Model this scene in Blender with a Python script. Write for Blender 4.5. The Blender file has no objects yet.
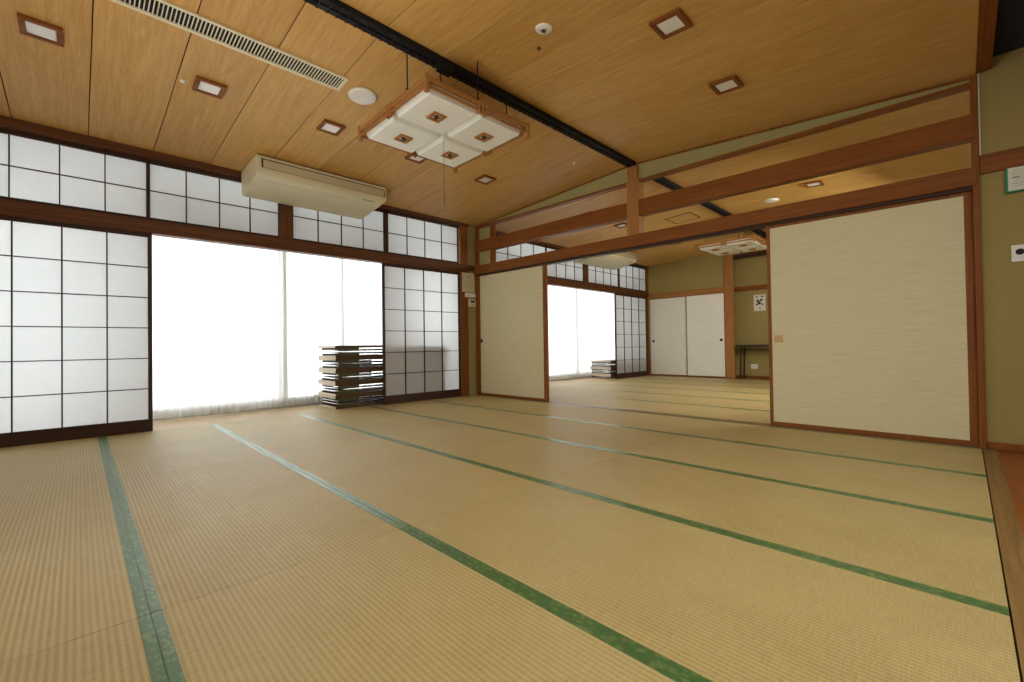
import bpy, bmesh, math, random
from mathutils import Vector, Matrix, Euler

random.seed(4)
SC = bpy.context.scene
COL = SC.collection
PI = math.pi

# ------------------------------------------------------------------ place, metres
YW = 5.76          # plane of the paper screens (window side)
XP = 4.77          # plane of the partition between the two rooms
XF = 10.60         # far wall of the far room
XB = -4.60         # wall behind the viewer
YR = -0.08         # tatami edge on the corridor side
YC = -1.90         # corridor wall
YG = 6.62          # outer glazing
RY, RZ = 2.72, 2.97  # ridge of the gabled ceiling
PER = 6.11         # the far room repeats the front room


def zc(y):
    return RZ - (y - RY) * 0.05 if y > RY else RZ - (RY - y) * 0.075


def tw(x, y, z):   # the window wall climbs a little towards the corner
    return (x, y, z * (1 + 0.0035 * (min(x, 4.8) - 2.0)))


def tp(x, y, z):   # the partition timbers sag a little towards the corridor
    return (x, y, z * (1 + 0.0058 * (y - 2.8)))


# ------------------------------------------------------------------ materials
def new_mat(name):
    m = bpy.data.materials.new(name)
    m.use_nodes = True
    nt = m.node_tree
    nt.nodes.clear()
    out = nt.nodes.new('ShaderNodeOutputMaterial')
    return m, nt, out


def N(nt, kind, **kw):
    n = nt.nodes.new(kind)
    for k, v in kw.items():
        if k in n.inputs.keys():
            n.inputs[k].default_value = v
        else:
            setattr(n, k, v)
    return n


def rgba(c):
    return (c[0], c[1], c[2], 1)


def principled(nt, out, rough=0.5, spec=0.5, metal=0.0):
    b = N(nt, 'ShaderNodeBsdfPrincipled')
    b.inputs['Roughness'].default_value = rough
    b.inputs['Specular IOR Level'].default_value = spec
    b.inputs['Metallic'].default_value = metal
    nt.links.new(b.outputs[0], out.inputs[0])
    return b


def plain(name, col, rough=0.5, spec=0.5, metal=0.0, var=0.06, scale=30.0):
    m, nt, out = new_mat(name)
    b = principled(nt, out, rough, spec, metal)
    tc = N(nt, 'ShaderNodeTexCoord')
    no = N(nt, 'ShaderNodeTexNoise', Scale=scale, Detail=3.0)
    nt.links.new(tc.outputs['Object'], no.inputs['Vector'])
    mx = N(nt, 'ShaderNodeMix', data_type='RGBA')
    mx.inputs[6].default_value = rgba([c * (1 - var) for c in col])
    mx.inputs[7].default_value = rgba([min(1, c * (1 + var)) for c in col])
    nt.links.new(no.outputs['Fac'], mx.inputs[0])
    nt.links.new(mx.outputs[2], b.inputs['Base Color'])
    return m


def wood(name, dark, light, axis='X', fine=55.0, rough=0.5, spec=0.25, bump=0.05, lo=0.3, hi=0.72):
    """straight grained timber, grain running along the axis"""
    m, nt, out = new_mat(name)
    b = principled(nt, out, rough, spec)
    tc = N(nt, 'ShaderNodeTexCoord')
    oi = N(nt, 'ShaderNodeObjectInfo')
    ad = N(nt, 'ShaderNodeVectorMath', operation='ADD')
    nt.links.new(tc.outputs['Object'], ad.inputs[0])
    sc = N(nt, 'ShaderNodeMath', operation='MULTIPLY')
    sc.inputs[1].default_value = 7.0
    nt.links.new(oi.outputs['Random'], sc.inputs[0])
    nt.links.new(sc.outputs[0], ad.inputs[1])
    mp = N(nt, 'ShaderNodeMapping')
    s = [fine, fine, fine]
    s['XYZ'.index(axis)] = fine * 0.035
    mp.inputs['Scale'].default_value = s
    nt.links.new(ad.outputs[0], mp.inputs['Vector'])
    no = N(nt, 'ShaderNodeTexNoise', Scale=1.0, Detail=5.0, Roughness=0.65, Distortion=0.6)
    nt.links.new(mp.outputs[0], no.inputs['Vector'])
    cr = N(nt, 'ShaderNodeValToRGB')
    cr.color_ramp.elements[0].position = lo
    cr.color_ramp.elements[0].color = rgba(dark)
    cr.color_ramp.elements[1].position = hi
    cr.color_ramp.elements[1].color = rgba(light)
    nt.links.new(no.outputs['Fac'], cr.inputs[0])
    nt.links.new(cr.outputs[0], b.inputs['Base Color'])
    bu = N(nt, 'ShaderNodeBump', Strength=bump, Distance=0.002)
    nt.links.new(no.outputs['Fac'], bu.inputs['Height'])
    nt.links.new(bu.outputs[0], b.inputs['Normal'])
    return m


def ceiling_wood(name):
    """wide boards running in Y, each with its own tone and a cathedral figure"""
    m, nt, out = new_mat(name)
    b = principled(nt, out, 0.45, 0.25)
    tc = N(nt, 'ShaderNodeTexCoord')
    sx = N(nt, 'ShaderNodeSeparateXYZ')
    nt.links.new(tc.outputs['Object'], sx.inputs[0])
    # board index
    sub = N(nt, 'ShaderNodeMath', operation='SUBTRACT'); sub.inputs[1].default_value = 0.066
    nt.links.new(sx.outputs[0], sub.inputs[0])
    dv = N(nt, 'ShaderNodeMath', operation='DIVIDE'); dv.inputs[1].default_value = 0.475
    nt.links.new(sub.outputs[0], dv.inputs[0])
    fl = N(nt, 'ShaderNodeMath', operation='FLOOR'); nt.links.new(dv.outputs[0], fl.inputs[0])
    fr = N(nt, 'ShaderNodeMath', operation='FRACT'); nt.links.new(dv.outputs[0], fr.inputs[0])
    wn = N(nt, 'ShaderNodeTexWhiteNoise', noise_dimensions='1D')
    nt.links.new(fl.outputs[0], wn.inputs['W'])
    # cathedral figure: rings of a stretched paraboloid
    c0 = N(nt, 'ShaderNodeMath', operation='SUBTRACT'); c0.inputs[1].default_value = 0.5
    nt.links.new(fr.outputs[0], c0.inputs[0])
    sq = N(nt, 'ShaderNodeMath', operation='MULTIPLY')
    nt.links.new(c0.outputs[0], sq.inputs[0]); nt.links.new(c0.outputs[0], sq.inputs[1])
    k = N(nt, 'ShaderNodeMath', operation='MULTIPLY'); k.inputs[1].default_value = 7.0
    nt.links.new(sq.outputs[0], k.inputs[0])
    yy = N(nt, 'ShaderNodeMath', operation='MULTIPLY'); yy.inputs[1].default_value = 0.42
    nt.links.new(sx.outputs[1], yy.inputs[0])
    su = N(nt, 'ShaderNodeMath', operation='ADD')
    nt.links.new(k.outputs[0], su.inputs[0]); nt.links.new(yy.outputs[0], su.inputs[1])
    mp = N(nt, 'ShaderNodeMapping'); mp.inputs['Scale'].default_value = (9, 1.0, 9)
    nt.links.new(tc.outputs['Object'], mp.inputs[0])
    n1 = N(nt, 'ShaderNodeTexNoise', Scale=1.0, Detail=4.0, Roughness=0.6)
    nt.links.new(mp.outputs[0], n1.inputs['Vector'])
    n1k = N(nt, 'ShaderNodeMath', operation='MULTIPLY_ADD'); n1k.inputs[1].default_value = 1.1
    nt.links.new(n1.outputs['Fac'], n1k.inputs[0]); nt.links.new(su.outputs[0], n1k.inputs[2])
    wk = N(nt, 'ShaderNodeMath', operation='MULTIPLY_ADD'); wk.inputs[1].default_value = 5.0
    nt.links.new(wn.outputs['Value'], wk.inputs[0]); nt.links.new(n1k.outputs[0], wk.inputs[2])
    fq = N(nt, 'ShaderNodeMath', operation='MULTIPLY'); fq.inputs[1].default_value = 42.0
    nt.links.new(wk.outputs[0], fq.inputs[0])
    sn = N(nt, 'ShaderNodeMath', operation='SINE'); nt.links.new(fq.outputs[0], sn.inputs[0])
    # long fine streaks
    mp2 = N(nt, 'ShaderNodeMapping'); mp2.inputs['Scale'].default_value = (38, 1.1, 38)
    nt.links.new(tc.outputs['Object'], mp2.inputs[0])
    n2 = N(nt, 'ShaderNodeTexNoise', Scale=1.0, Detail=4.0, Roughness=0.6)
    nt.links.new(mp2.outputs[0], n2.inputs['Vector'])
    a1 = N(nt, 'ShaderNodeMath', operation='MULTIPLY_ADD'); a1.inputs[1].default_value = 0.08
    nt.links.new(sn.outputs[0], a1.inputs[0]); nt.links.new(n2.outputs['Fac'], a1.inputs[2])
    a2 = N(nt, 'ShaderNodeMath', operation='MULTIPLY_ADD'); a2.inputs[1].default_value = 0.22
    nt.links.new(wn.outputs['Value'], a2.inputs[0]); nt.links.new(a1.outputs[0], a2.inputs[2])
    cr = N(nt, 'ShaderNodeValToRGB')
    e = cr.color_ramp.elements
    e[0].position = 0.34; e[0].color = rgba(CEIL_D)
    e[1].position = 0.92; e[1].color = rgba(CEIL_L)
    nt.links.new(a2.outputs[0], cr.inputs[0])
    nt.links.new(cr.outputs[0], b.inputs['Base Color'])
    return m


def tatami_mat(name):
    m, nt, out = new_mat(name)
    b = principled(nt, out, 0.5, 0.5)
    tc = N(nt, 'ShaderNodeTexCoord')
    sx = N(nt, 'ShaderNodeSeparateXYZ'); nt.links.new(tc.outputs['Object'], sx.inputs[0])
    oi = N(nt, 'ShaderNodeObjectInfo')
    fx = N(nt, 'ShaderNodeMath', operation='MULTIPLY'); fx.inputs[1].default_value = 2 * PI / 0.0168
    nt.links.new(sx.outputs[0], fx.inputs[0])
    si = N(nt, 'ShaderNodeMath', operation='SINE'); nt.links.new(fx.outputs[0], si.inputs[0])
    # rush stalks lie across the mat
    mp = N(nt, 'ShaderNodeMapping'); mp.inputs['Scale'].default_value = (14, 420, 1)
    nt.links.new(tc.outputs['Object'], mp.inputs[0])
    n1 = N(nt, 'ShaderNodeTexNoise', Scale=1.0, Detail=2.0)
    nt.links.new(mp.outputs[0], n1.inputs['Vector'])
    n2 = N(nt, 'ShaderNodeTexNoise', Scale=2.2, Detail=4.0, Roughness=0.6)
    nt.links.new(tc.outputs['Object'], n2.inputs['Vector'])
    a = N(nt, 'ShaderNodeMath', operation='MULTIPLY_ADD'); a.inputs[1].default_value = 0.17
    nt.links.new(si.outputs[0], a.inputs[0]); nt.links.new(n1.outputs['Fac'], a.inputs[2])
    a2 = N(nt, 'ShaderNodeMath', operation='MULTIPLY_ADD'); a2.inputs[1].default_value = 0.45
    nt.links.new(n2.outputs['Fac'], a2.inputs[0]); nt.links.new(a.outputs[0], a2.inputs[2])
    a3 = N(nt, 'ShaderNodeMath', operation='MULTIPLY_ADD'); a3.inputs[1].default_value = 0.12
    nt.links.new(oi.outputs['Random'], a3.inputs[0]); nt.links.new(a2.outputs[0], a3.inputs[2])
    cr = N(nt, 'ShaderNodeValToRGB')
    e = cr.color_ramp.elements
    e[0].position = 0.35; e[0].color = rgba(TAT_D)
    e[1].position = 1.15 if False else 1.0; e[1].color = rgba(TAT_L)
    nt.links.new(a3.outputs[0], cr.inputs[0])
    nt.links.new(cr.outputs[0], b.inputs['Base Color'])
    bu = N(nt, 'ShaderNodeBump', Strength=0.4, Distance=0.0014)
    nt.links.new(si.outputs[0], bu.inputs['Height'])
    nt.links.new(bu.outputs[0], b.inputs['Normal'])
    return m


def border_mat(name):
    """green damask ribbon with a small paler motif"""
    m, nt, out = new_mat(name)
    b = principled(nt, out, 0.33, 1.0)
    tc = N(nt, 'ShaderNodeTexCoord')
    mp = N(nt, 'ShaderNodeMapping'); mp.inputs['Scale'].default_value = (60, 38, 1)
    nt.links.new(tc.outputs['Object'], mp.inputs[0])
    vo = N(nt, 'ShaderNodeTexVoronoi', Scale=1.0)
    nt.links.new(mp.outputs[0], vo.inputs['Vector'])
    cr = N(nt, 'ShaderNodeValToRGB')
    e = cr.color_ramp.elements
    e[0].position = 0.30; e[0].color = (0.15, 0.25, 0.085, 1)
    e[1].position = 0.48; e[1].color = (0.066, 0.160, 0.045, 1)
    nt.links.new(vo.outputs['Distance'], cr.inputs[0])
    nt.links.new(cr.outputs[0], b.inputs['Base Color'])
    return m


def plaster(name, col, scale=160.0, bump=0.25):
    m, nt, out = new_mat(name)
    b = principled(nt, out, 0.85, 0.2)
    tc = N(nt, 'ShaderNodeTexCoord')
    n1 = N(nt, 'ShaderNodeTexNoise', Scale=scale, Detail=4.0, Roughness=0.7)
    nt.links.new(tc.outputs['Object'], n1.inputs['Vector'])
    mx = N(nt, 'ShaderNodeMix', data_type='RGBA')
    mx.inputs[6].default_value = rgba([c * 0.86 for c in col])
    mx.inputs[7].default_value = rgba([c * 1.14 for c in col])
    nt.links.new(n1.outputs['Fac'], mx.inputs[0])
    nt.links.new(mx.outputs[2], b.inputs['Base Color'])
    bu = N(nt, 'ShaderNodeBump', Strength=bump, Distance=0.002)
    nt.links.new(n1.outputs['Fac'], bu.inputs['Height'])
    nt.links.new(bu.outputs[0], b.inputs['Normal'])
    return m


def fusuma_paper(name, col):
    m, nt, out = new_mat(name)
    b = principled(nt, out, 0.75, 0.25)
    tc = N(nt, 'ShaderNodeTexCoord')
    mp = N(nt, 'ShaderNodeMapping'); mp.inputs['Scale'].default_value = (4, 4, 130)
    nt.links.new(tc.outputs['Object'], mp.inputs[0])
    n1 = N(nt, 'ShaderNodeTexNoise', Scale=1.0, Detail=5.0, Roughness=0.65)
    nt.links.new(mp.outputs[0], n1.inputs['Vector'])
    cr = N(nt, 'ShaderNodeValToRGB')
    e = cr.color_ramp.elements
    e[0].position = 0.3; e[0].color = rgba([c * 0.88 for c in col])
    e[1].position = 0.7; e[1].color = rgba([c * 1.07 for c in col])
    nt.links.new(n1.outputs['Fac'], cr.inputs[0])
    nt.links.new(cr.outputs[0], b.inputs['Base Color'])
    return m


def sheet(name, front, trans, clear=0.0, scale=60.0):
    """paper or cloth that lets daylight through"""
    m, nt, out = new_mat(name)
    tc = N(nt, 'ShaderNodeTexCoord')
    no = N(nt, 'ShaderNodeTexNoise', Scale=scale, Detail=4.0)
    nt.links.new(tc.outputs['Object'], no.inputs['Vector'])
    def mixc(c):
        mx = N(nt, 'ShaderNodeMix', data_type='RGBA')
        mx.inputs[6].default_value = rgba([v * 0.96 for v in c])
        mx.inputs[7].default_value = rgba([min(1, v * 1.04) for v in c])
        nt.links.new(no.outputs['Fac'], mx.inputs[0])
        return mx.outputs[2]
    d = N(nt, 'ShaderNodeBsdfDiffuse'); nt.links.new(mixc(front), d.inputs[0])
    t = N(nt, 'ShaderNodeBsdfTranslucent'); nt.links.new(mixc(trans), t.inputs[0])
    a = N(nt, 'ShaderNodeAddShader')
    nt.links.new(d.outputs[0], a.inputs[0]); nt.links.new(t.outputs[0], a.inputs[1])
    if clear > 0:
        tr = N(nt, 'ShaderNodeBsdfTransparent')
        mx = N(nt, 'ShaderNodeMixShader'); mx.inputs[0].default_value = clear
        nt.links.new(a.outputs[0], mx.inputs[1]); nt.links.new(tr.outputs[0], mx.inputs[2])
        nt.links.new(mx.outputs[0], out.inputs[0])
    else:
        nt.links.new(a.outputs[0], out.inputs[0])
    return m


def glass(name, tint=(0.95, 0.97, 0.97)):
    m, nt, out = new_mat(name)
    tr = N(nt, 'ShaderNodeBsdfTransparent'); tr.inputs[0].default_value = rgba(tint)
    gl = N(nt, 'ShaderNodeBsdfGlossy', Roughness=0.02)
    fr = N(nt, 'ShaderNodeFresnel', IOR=1.45)
    mx = N(nt, 'ShaderNodeMixShader')
    nt.links.new(fr.outputs[0], mx.inputs[0])
    nt.links.new(tr.outputs[0], mx.inputs[1]); nt.links.new(gl.outputs[0], mx.inputs[2])
    nt.links.new(mx.outputs[0], out.inputs[0])
    return m


CEIL_D, CEIL_L = (0.48, 0.262, 0.068), (0.65, 0.395, 0.125)
TAT_D, TAT_L = (0.36, 0.262, 0.09), (0.58, 0.47, 0.215)

WD, WL = (0.155, 0.044, 0.006), (0.28, 0.094, 0.014)
M = {}
for ax in 'XYZ':
    M['wood' + ax] = wood('timber brown grain ' + ax, WD, WL, ax)
    M['lwood' + ax] = wood('timber orange grain ' + ax, (0.29, 0.12, 0.030), (0.44, 0.205, 0.058), ax)
    M['mwood' + ax] = wood('backlit window wall timber ' + ax, (0.085, 0.028, 0.009), (0.15, 0.056, 0.018), ax)  # brown timber darkened; the window wall's backlit shade is in the colour
    M['dwood' + ax] = wood('dark screen timber ' + ax, (0.034, 0.014, 0.008), (0.062, 0.027, 0.014), ax)
M['ceil'] = ceiling_wood('ceiling boards')
M['groove'] = plain('ceiling joint dark strip', (0.06, 0.03, 0.014), 0.8, 0.1)  # dark backing behind the board joints, also the hatch frame
M['tatami'] = tatami_mat('woven rush')
M['border'] = border_mat('green mat border')
M['plaster'] = plaster('olive sand plaster', (0.34, 0.265, 0.095))
M['strip'] = plaster('green grey plaster', (0.36, 0.32, 0.13))
M['fusuma'] = fusuma_paper('cream door paper', (0.68, 0.63, 0.40))
M['fusuma2'] = fusuma_paper('white door paper', (0.88, 0.88, 0.80))
M['paper'] = sheet('shoji paper', (0.32, 0.32, 0.32), (0.415, 0.42, 0.423))
M['lace'] = sheet('lace curtain', (0.42, 0.42, 0.41), (0.37, 0.37, 0.365), 0.06, 200.0)
M['lacehem'] = sheet('stitched curtain hem', (0.40, 0.40, 0.39), (0.50, 0.50, 0.495), 0.0, 200.0)
M['glass'] = glass('window glass')
M['obscure'] = glass('obscure upper glass', (0.52, 0.54, 0.54))
M['alu'] = plain('aluminium sash', (0.55, 0.56, 0.57), 0.4, 0.5, 0.7)
M['ac'] = plain('cream enamel', (0.70, 0.66, 0.47), 0.38, 0.5, 0, 0.02)
M['ac2'] = plain('cream grille', (0.56, 0.52, 0.33), 0.5, 0.4, 0, 0.02)
M['black'] = plain('black metal', (0.008, 0.008, 0.010), 0.6, 0.25)
M['blackp'] = plain('black plastic', (0.02, 0.02, 0.022), 0.35, 0.5)
M['shade'] = plain('white acrylic', (0.80, 0.80, 0.74), 0.35, 0.5, 0, 0.01)
M['white'] = plain('white plastic', (0.78, 0.77, 0.72), 0.4, 0.5, 0, 0.02)
M['lens'] = plain('frosted lens', (0.82, 0.82, 0.80), 0.25, 0.5, 0, 0.01)
M['cream'] = plain('cream metal', (0.72, 0.66, 0.46), 0.4, 0.5, 0, 0.02)
M['sheetp'] = plain('notice paper', (0.62, 0.56, 0.36), 0.8, 0.2, 0, 0.03)
M['sheetw'] = plain('white notice paper', (0.74, 0.72, 0.62), 0.8, 0.2, 0, 0.03)
M['print'] = plain('grey print', (0.25, 0.24, 0.2), 0.8, 0.1)
M['printd'] = plain('dark print', (0.05, 0.055, 0.05), 0.8, 0.1)
M['green'] = plain('green board edge', (0.015, 0.24, 0.11), 0.5, 0.4)
M['chrome'] = plain('chromed tube', (0.75, 0.76, 0.78), 0.18, 0.5, 1.0, 0.02)
M['olive'] = plain('olive bracket metal', (0.060, 0.058, 0.028), 0.5, 0.4)
M['tabtop'] = wood('table board', (0.055, 0.030, 0.010), (0.095, 0.052, 0.019), 'X')
M['tabend'] = plain('pale table end band', (0.62, 0.54, 0.42), 0.5, 0.4)
M['tan'] = plain('brass pull', (0.42, 0.25, 0.08), 0.4, 0.5, 0.3)
M['floorw'] = wood('engawa boards', (0.50, 0.36, 0.20), (0.66, 0.52, 0.33), 'X', 30)
M['sill'] = wood('threshold wood', (0.20, 0.115, 0.035), (0.32, 0.20, 0.075), 'X', 40, 0.65, 0.15)
M['sillY'] = wood('threshold wood across', (0.20, 0.11, 0.05), (0.31, 0.19, 0.09), 'Y', 40, 0.4)
M['corr'] = wood('red corridor boards', (0.24, 0.062, 0.012), (0.36, 0.11, 0.025), 'X', 25, 0.3, 0.5)
M['under'] = plain('floor underlay', (0.09, 0.07, 0.045), 0.9, 0.1)
M['dark'] = plain('dark blue grey board', (0.03, 0.035, 0.06), 0.7, 0.2)
M['concrete'] = plaster('terrace concrete', (0.62, 0.61, 0.58), 20.0, 0.1)
M['outer'] = plaster('outer wall render', (0.55, 0.53, 0.48), 60.0, 0.1)


# ------------------------------------------------------------------ mesh helpers
class MB:
    def __init__(self, warp=None):
        self.bm = bmesh.new()
        self.warp = warp

    def box(self, x0, x1, y0, y1, z0, z1):
        vs = []
        for z in (z0, z1):
            for x, y in ((x0, y0), (x1, y0), (x1, y1), (x0, y1)):
                vs.append(self.bm.verts.new((x, y, z)))
        for f in ((3, 2, 1, 0), (4, 5, 6, 7), (0, 1, 5, 4), (1, 2, 6, 5), (2, 3, 7, 6), (3, 0, 4, 7)):
            self.bm.faces.new([vs[i] for i in f])
        return self

    def hexa(self, bot, top):
        """eight corners: four below, four above, both counter-clockwise seen from above"""
        vs = [self.bm.verts.new(p) for p in list(bot) + list(top)]
        for f in ((3, 2, 1, 0), (4, 5, 6, 7), (0, 1, 5, 4), (1, 2, 6, 5), (2, 3, 7, 6), (3, 0, 4, 7)):
            self.bm.faces.new([vs[i] for i in f])
        return self

    def quad(self, *pts):
        self.bm.faces.new([self.bm.verts.new(p) for p in pts])
        return self

    def prism(self, prof, a0, a1, axis='X'):
        """extrude a closed profile; prof holds the two other coordinates in cyclic order"""
        def put(a, p):
            return {'X': (a, p[0], p[1]), 'Y': (p[1], a, p[0]), 'Z': (p[0], p[1], a)}[axis]
        A = [self.bm.verts.new(put(a0, p)) for p in prof]
        B = [self.bm.verts.new(put(a1, p)) for p in prof]
        n = len(prof)
        self.bm.faces.new(A[::-1]); self.bm.faces.new(B)
        for i in range(n):
            self.bm.faces.new((A[i], A[(i + 1) % n], B[(i + 1) % n], B[i]))
        return self

    def lathe(self, prof, c, seg=32, axis=Vector((0, 0, 1)), u=Vector((1, 0, 0))):
        """prof: list of (radius, height along axis)"""
        c = Vector(c); v = axis.cross(u)
        rings = []
        for r, h in prof:
            if r < 1e-6:
                rings.append([self.bm.verts.new(c + axis * h)])
            else:
                rings.append([self.bm.verts.new(c + axis * h + (u * math.cos(2 * PI * i / seg) + v * math.sin(2 * PI * i / seg)) * r) for i in range(seg)])
        for a, b in zip(rings, rings[1:]):
            for i in range(seg):
                j = (i + 1) % seg
                if len(a) == 1 and len(b) == 1:
                    continue
                if len(a) == 1:
                    self.bm.faces.new((a[0], b[j], b[i]))
                elif len(b) == 1:
                    self.bm.faces.new((a[i], a[j], b[0]))
                else:
                    self.bm.faces.new((a[i], a[j], b[j], b[i]))
        return self

    def tube(self, pts, r, seg=10, closed=False):
        pts = [Vector(p) for p in pts]
        n = len(pts)
        rings = []
        for i, p in enumerate(pts):
            if closed:
                d = pts[(i + 1) % n] - pts[i - 1]
            else:
                d = pts[min(i + 1, n - 1)] - pts[max(i - 1, 0)]
            d.normalize()
            up = Vector((0, 0, 1)) if abs(d.z) < 0.9 else Vector((1, 0, 0))
            a = d.cross(up).normalized(); b = a.cross(d)
            rings.append([self.bm.verts.new(p + (a * math.cos(2 * PI * k / seg) + b * math.sin(2 * PI * k / seg)) * r) for k in range(seg)])
        m = n if closed else n - 1
        for i in range(m):
            A, B = rings[i], rings[(i + 1) % n]
            for k in range(seg):
                self.bm.faces.new((A[k], A[(k + 1) % seg], B[(k + 1) % seg], B[k]))
        if not closed:
            self.bm.faces.new(rings[0][::-1]); self.bm.faces.new(rings[-1])
        return self

    def build(self, name, mat, parent=None, bevel=0.0, smooth=False, seg=2):
        if self.warp:
            for v in self.bm.verts:
                v.co = Vector(self.warp(*v.co))
        off = Vector((0, 0, 0))
        p = parent
        while p is not None:
            off += p.location
            p = p.parent
        for v in self.bm.verts:
            v.co -= off
        bmesh.ops.recalc_face_normals(self.bm, faces=self.bm.faces)
        me = bpy.data.meshes.new(name)
        self.bm.to_mesh(me)
        self.bm.free()
        if not isinstance(mat, (list, tuple)):
            mat = [mat]
        for q in mat:
            me.materials.append(q)
        if smooth:
            for f in me.polygons:
                f.use_smooth = True
        o = bpy.data.objects.new(name, me)
        COL.objects.link(o)
        if parent is not None:
            o.parent = parent
        if bevel > 0:
            b = o.modifiers.new('bevel', 'BEVEL')
            b.width = bevel; b.segments = seg; b.limit_method = 'ANGLE'; b.angle_limit = math.radians(40)
        return o


def thing(name, label, cat, loc, group=None, rot=None):
    o = bpy.data.objects.new(name, None)
    o.empty_display_size = 0.1
    COL.objects.link(o)
    o.location = loc
    if rot:
        o.rotation_euler = rot
    o['label'] = label; o['category'] = cat
    if group:
        o['group'] = group
    return o


def tag(o, label, cat, group=None):
    o['label'] = label; o['category'] = cat
    if group:
        o['group'] = group
    return o


def struct(o):
    o['kind'] = 'structure'
    return o


KIDS = {}


def copy_tree(o, label, loc, rot=None):
    c = o.copy(); COL.objects.link(c)
    c.location = loc
    if rot is not None:
        c.rotation_euler = rot
    c['label'] = label
    for ch in list(o.children):
        d = ch.copy(); COL.objects.link(d); d.parent = c
        for g in list(ch.children):
            e = g.copy(); COL.objects.link(e); e.parent = d
    return c


def root_struct(name, loc=(0, 0, 0)):
    o = bpy.data.objects.new(name, None)
    COL.objects.link(o); o.location = loc
    o['kind'] = 'structure'
    return o


ORD = ['first', 'second', 'third', 'fourth', 'fifth', 'sixth', 'seventh', 'eighth', 'ninth', 'tenth']
trim_n = [0]


def trim(mb, mat, bevel=0.003):
    trim_n[0] += 1
    return struct(mb.build('trim_%d' % trim_n[0], mat, None, bevel))


# ------------------------------------------------------------------ floor
struct(MB().box(XB, XF + 0.25, YR - 0.075, YW + 0.06, -0.09, -0.056).build('floor', M['under']))
struct(MB().box(XB, XP + 0.05, YC, YR - 0.075, -0.09, -0.004).build('floor', M['corr']))
struct(MB().box(XB, XF + 0.25, YW + 0.06, YG + 0.08, -0.09, -0.003).build('floor', M['floorw']))
trim(MB().box(XB, XP - 0.03, YR - 0.075, YR - 0.003, -0.05, 0.0), M['sill'], 0.002)       # board at the tatami edge
trim(MB().box(XB, XF, YW - 0.03, YW + 0.06, -0.05, 0.0), M['floorw'], 0.002)              # flush sill under the screens
trim(MB().box(XP - 0.028, XP + 0.075, YR, YW - 0.03, -0.05, 0.004), M['sillY'], 0.002)    # threshold between the rooms

COLS1 = [XB + 0.005, -3.545, -2.62, -1.695, -0.77, 0.155, 1.040, 1.950, 2.880, 3.805, XP - 0.03]
COLS2 = [XP + 0.077, 5.775, 6.73, 7.68, 8.63, 9.58, XF - 0.06]
ROWS = [YR, 1.752, 3.705, YW - 0.032]
ROWNAME = ['corridor-side row', 'middle row', 'window-side row']


def make_mat(x0, x1, y0, y1, label, group):
    t = thing('tatami_mat', label, 'tatami mat', ((x0 + x1) / 2, (y0 + y1) / 2, -0.055), group)
    g, gy = 0.0006, 0.0016
    hw = 0.030
    MB().box(x0 + g, x1 - g, y0 + gy, y1 - gy, -0.055, 0.0).build('woven_surface', M['tatami'], t)
    for a, b in ((x0 + g, x0 + hw), (x1 - hw, x1 - g)):
        MB().box(a, b, y0 + gy, y1 - gy, -0.050, 0.0016).build('border', M['border'], t, 0.0012)
    return t


for room, cols in (('front room', COLS1), ('far room', COLS2)):
    nc = len(cols) - 1
    for r in range(3):
        for c in range(nc):
            if room == 'front room':
                k = nc - 1 - c
                lab = 'straw tatami mat of front room, %s, %s' % (ROWNAME[r], 'touching the partition threshold' if k == 0 else ORD[k] + ' from the partition threshold')
            else:
                k = c
                lab = 'straw tatami mat of far room, %s, %s' % (ROWNAME[r], 'touching the partition threshold' if k == 0 else ORD[k] + ' beyond the partition threshold')
            make_mat(cols[c], cols[c + 1], ROWS[r], ROWS[r + 1], lab, 'tatami mats of the ' + room)

# ------------------------------------------------------------------ ceilings
def ceiling(name, x0, x1, first):
    mb = MB()
    edges = [x0]
    x = first
    while x < x1 - 0.03:
        if x > x0 + 0.03:
            edges.append(x)
        x += 0.475
    edges.append(x1)
    g = 0.0035
    for a, b in zip(edges, edges[1:]):
        for y0, y1 in ((YR - 0.02, RY), (RY, YW + 0.02)):
            za, zb = zc(y0), zc(y1)
            mb.hexa([(a + g, y0, za), (b - g, y0, za), (b - g, y1, zb), (a + g, y1, zb)],
                    [(a + g, y0, za + 0.012), (b - g, y0, za + 0.012), (b - g, y1, zb + 0.012), (a + g, y1, zb + 0.012)])
    o = struct(mb.build(name, M['ceil'], None, 0.002, False, 1))
    mb = MB()
    for y0, y1 in ((YR - 0.02, RY), (RY, YW + 0.02)):
        za, zb = zc(y0) + 0.0125, zc(y1) + 0.0125
        mb.hexa([(x0, y0, za), (x1, y0, za), (x1, y1, zb), (x0, y1, zb)],
                [(x0, y0, za + 0.03), (x1, y0, za + 0.03), (x1, y1, zb + 0.03), (x0, y1, zb + 0.03)])
    mb.build('backing', M['groove'], o)
    return o


ceiling('ceiling', XB, XP + 0.03, 0.066 - 10 * 0.475)
ceiling('ceiling', XP + 0.07, XF + 0.02, 0.066 + 11 * 0.475)
struct(MB().box(XB, XP + 0.05, YC, YR - 0.11, 2.86, 2.90).build('ceiling', M['dark']))
struct(MB().box(XB - 0.1, XF + 0.4, YC - 0.1, YG + 0.6, 3.08, 3.18).build('ceiling', M['dark']))

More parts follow.
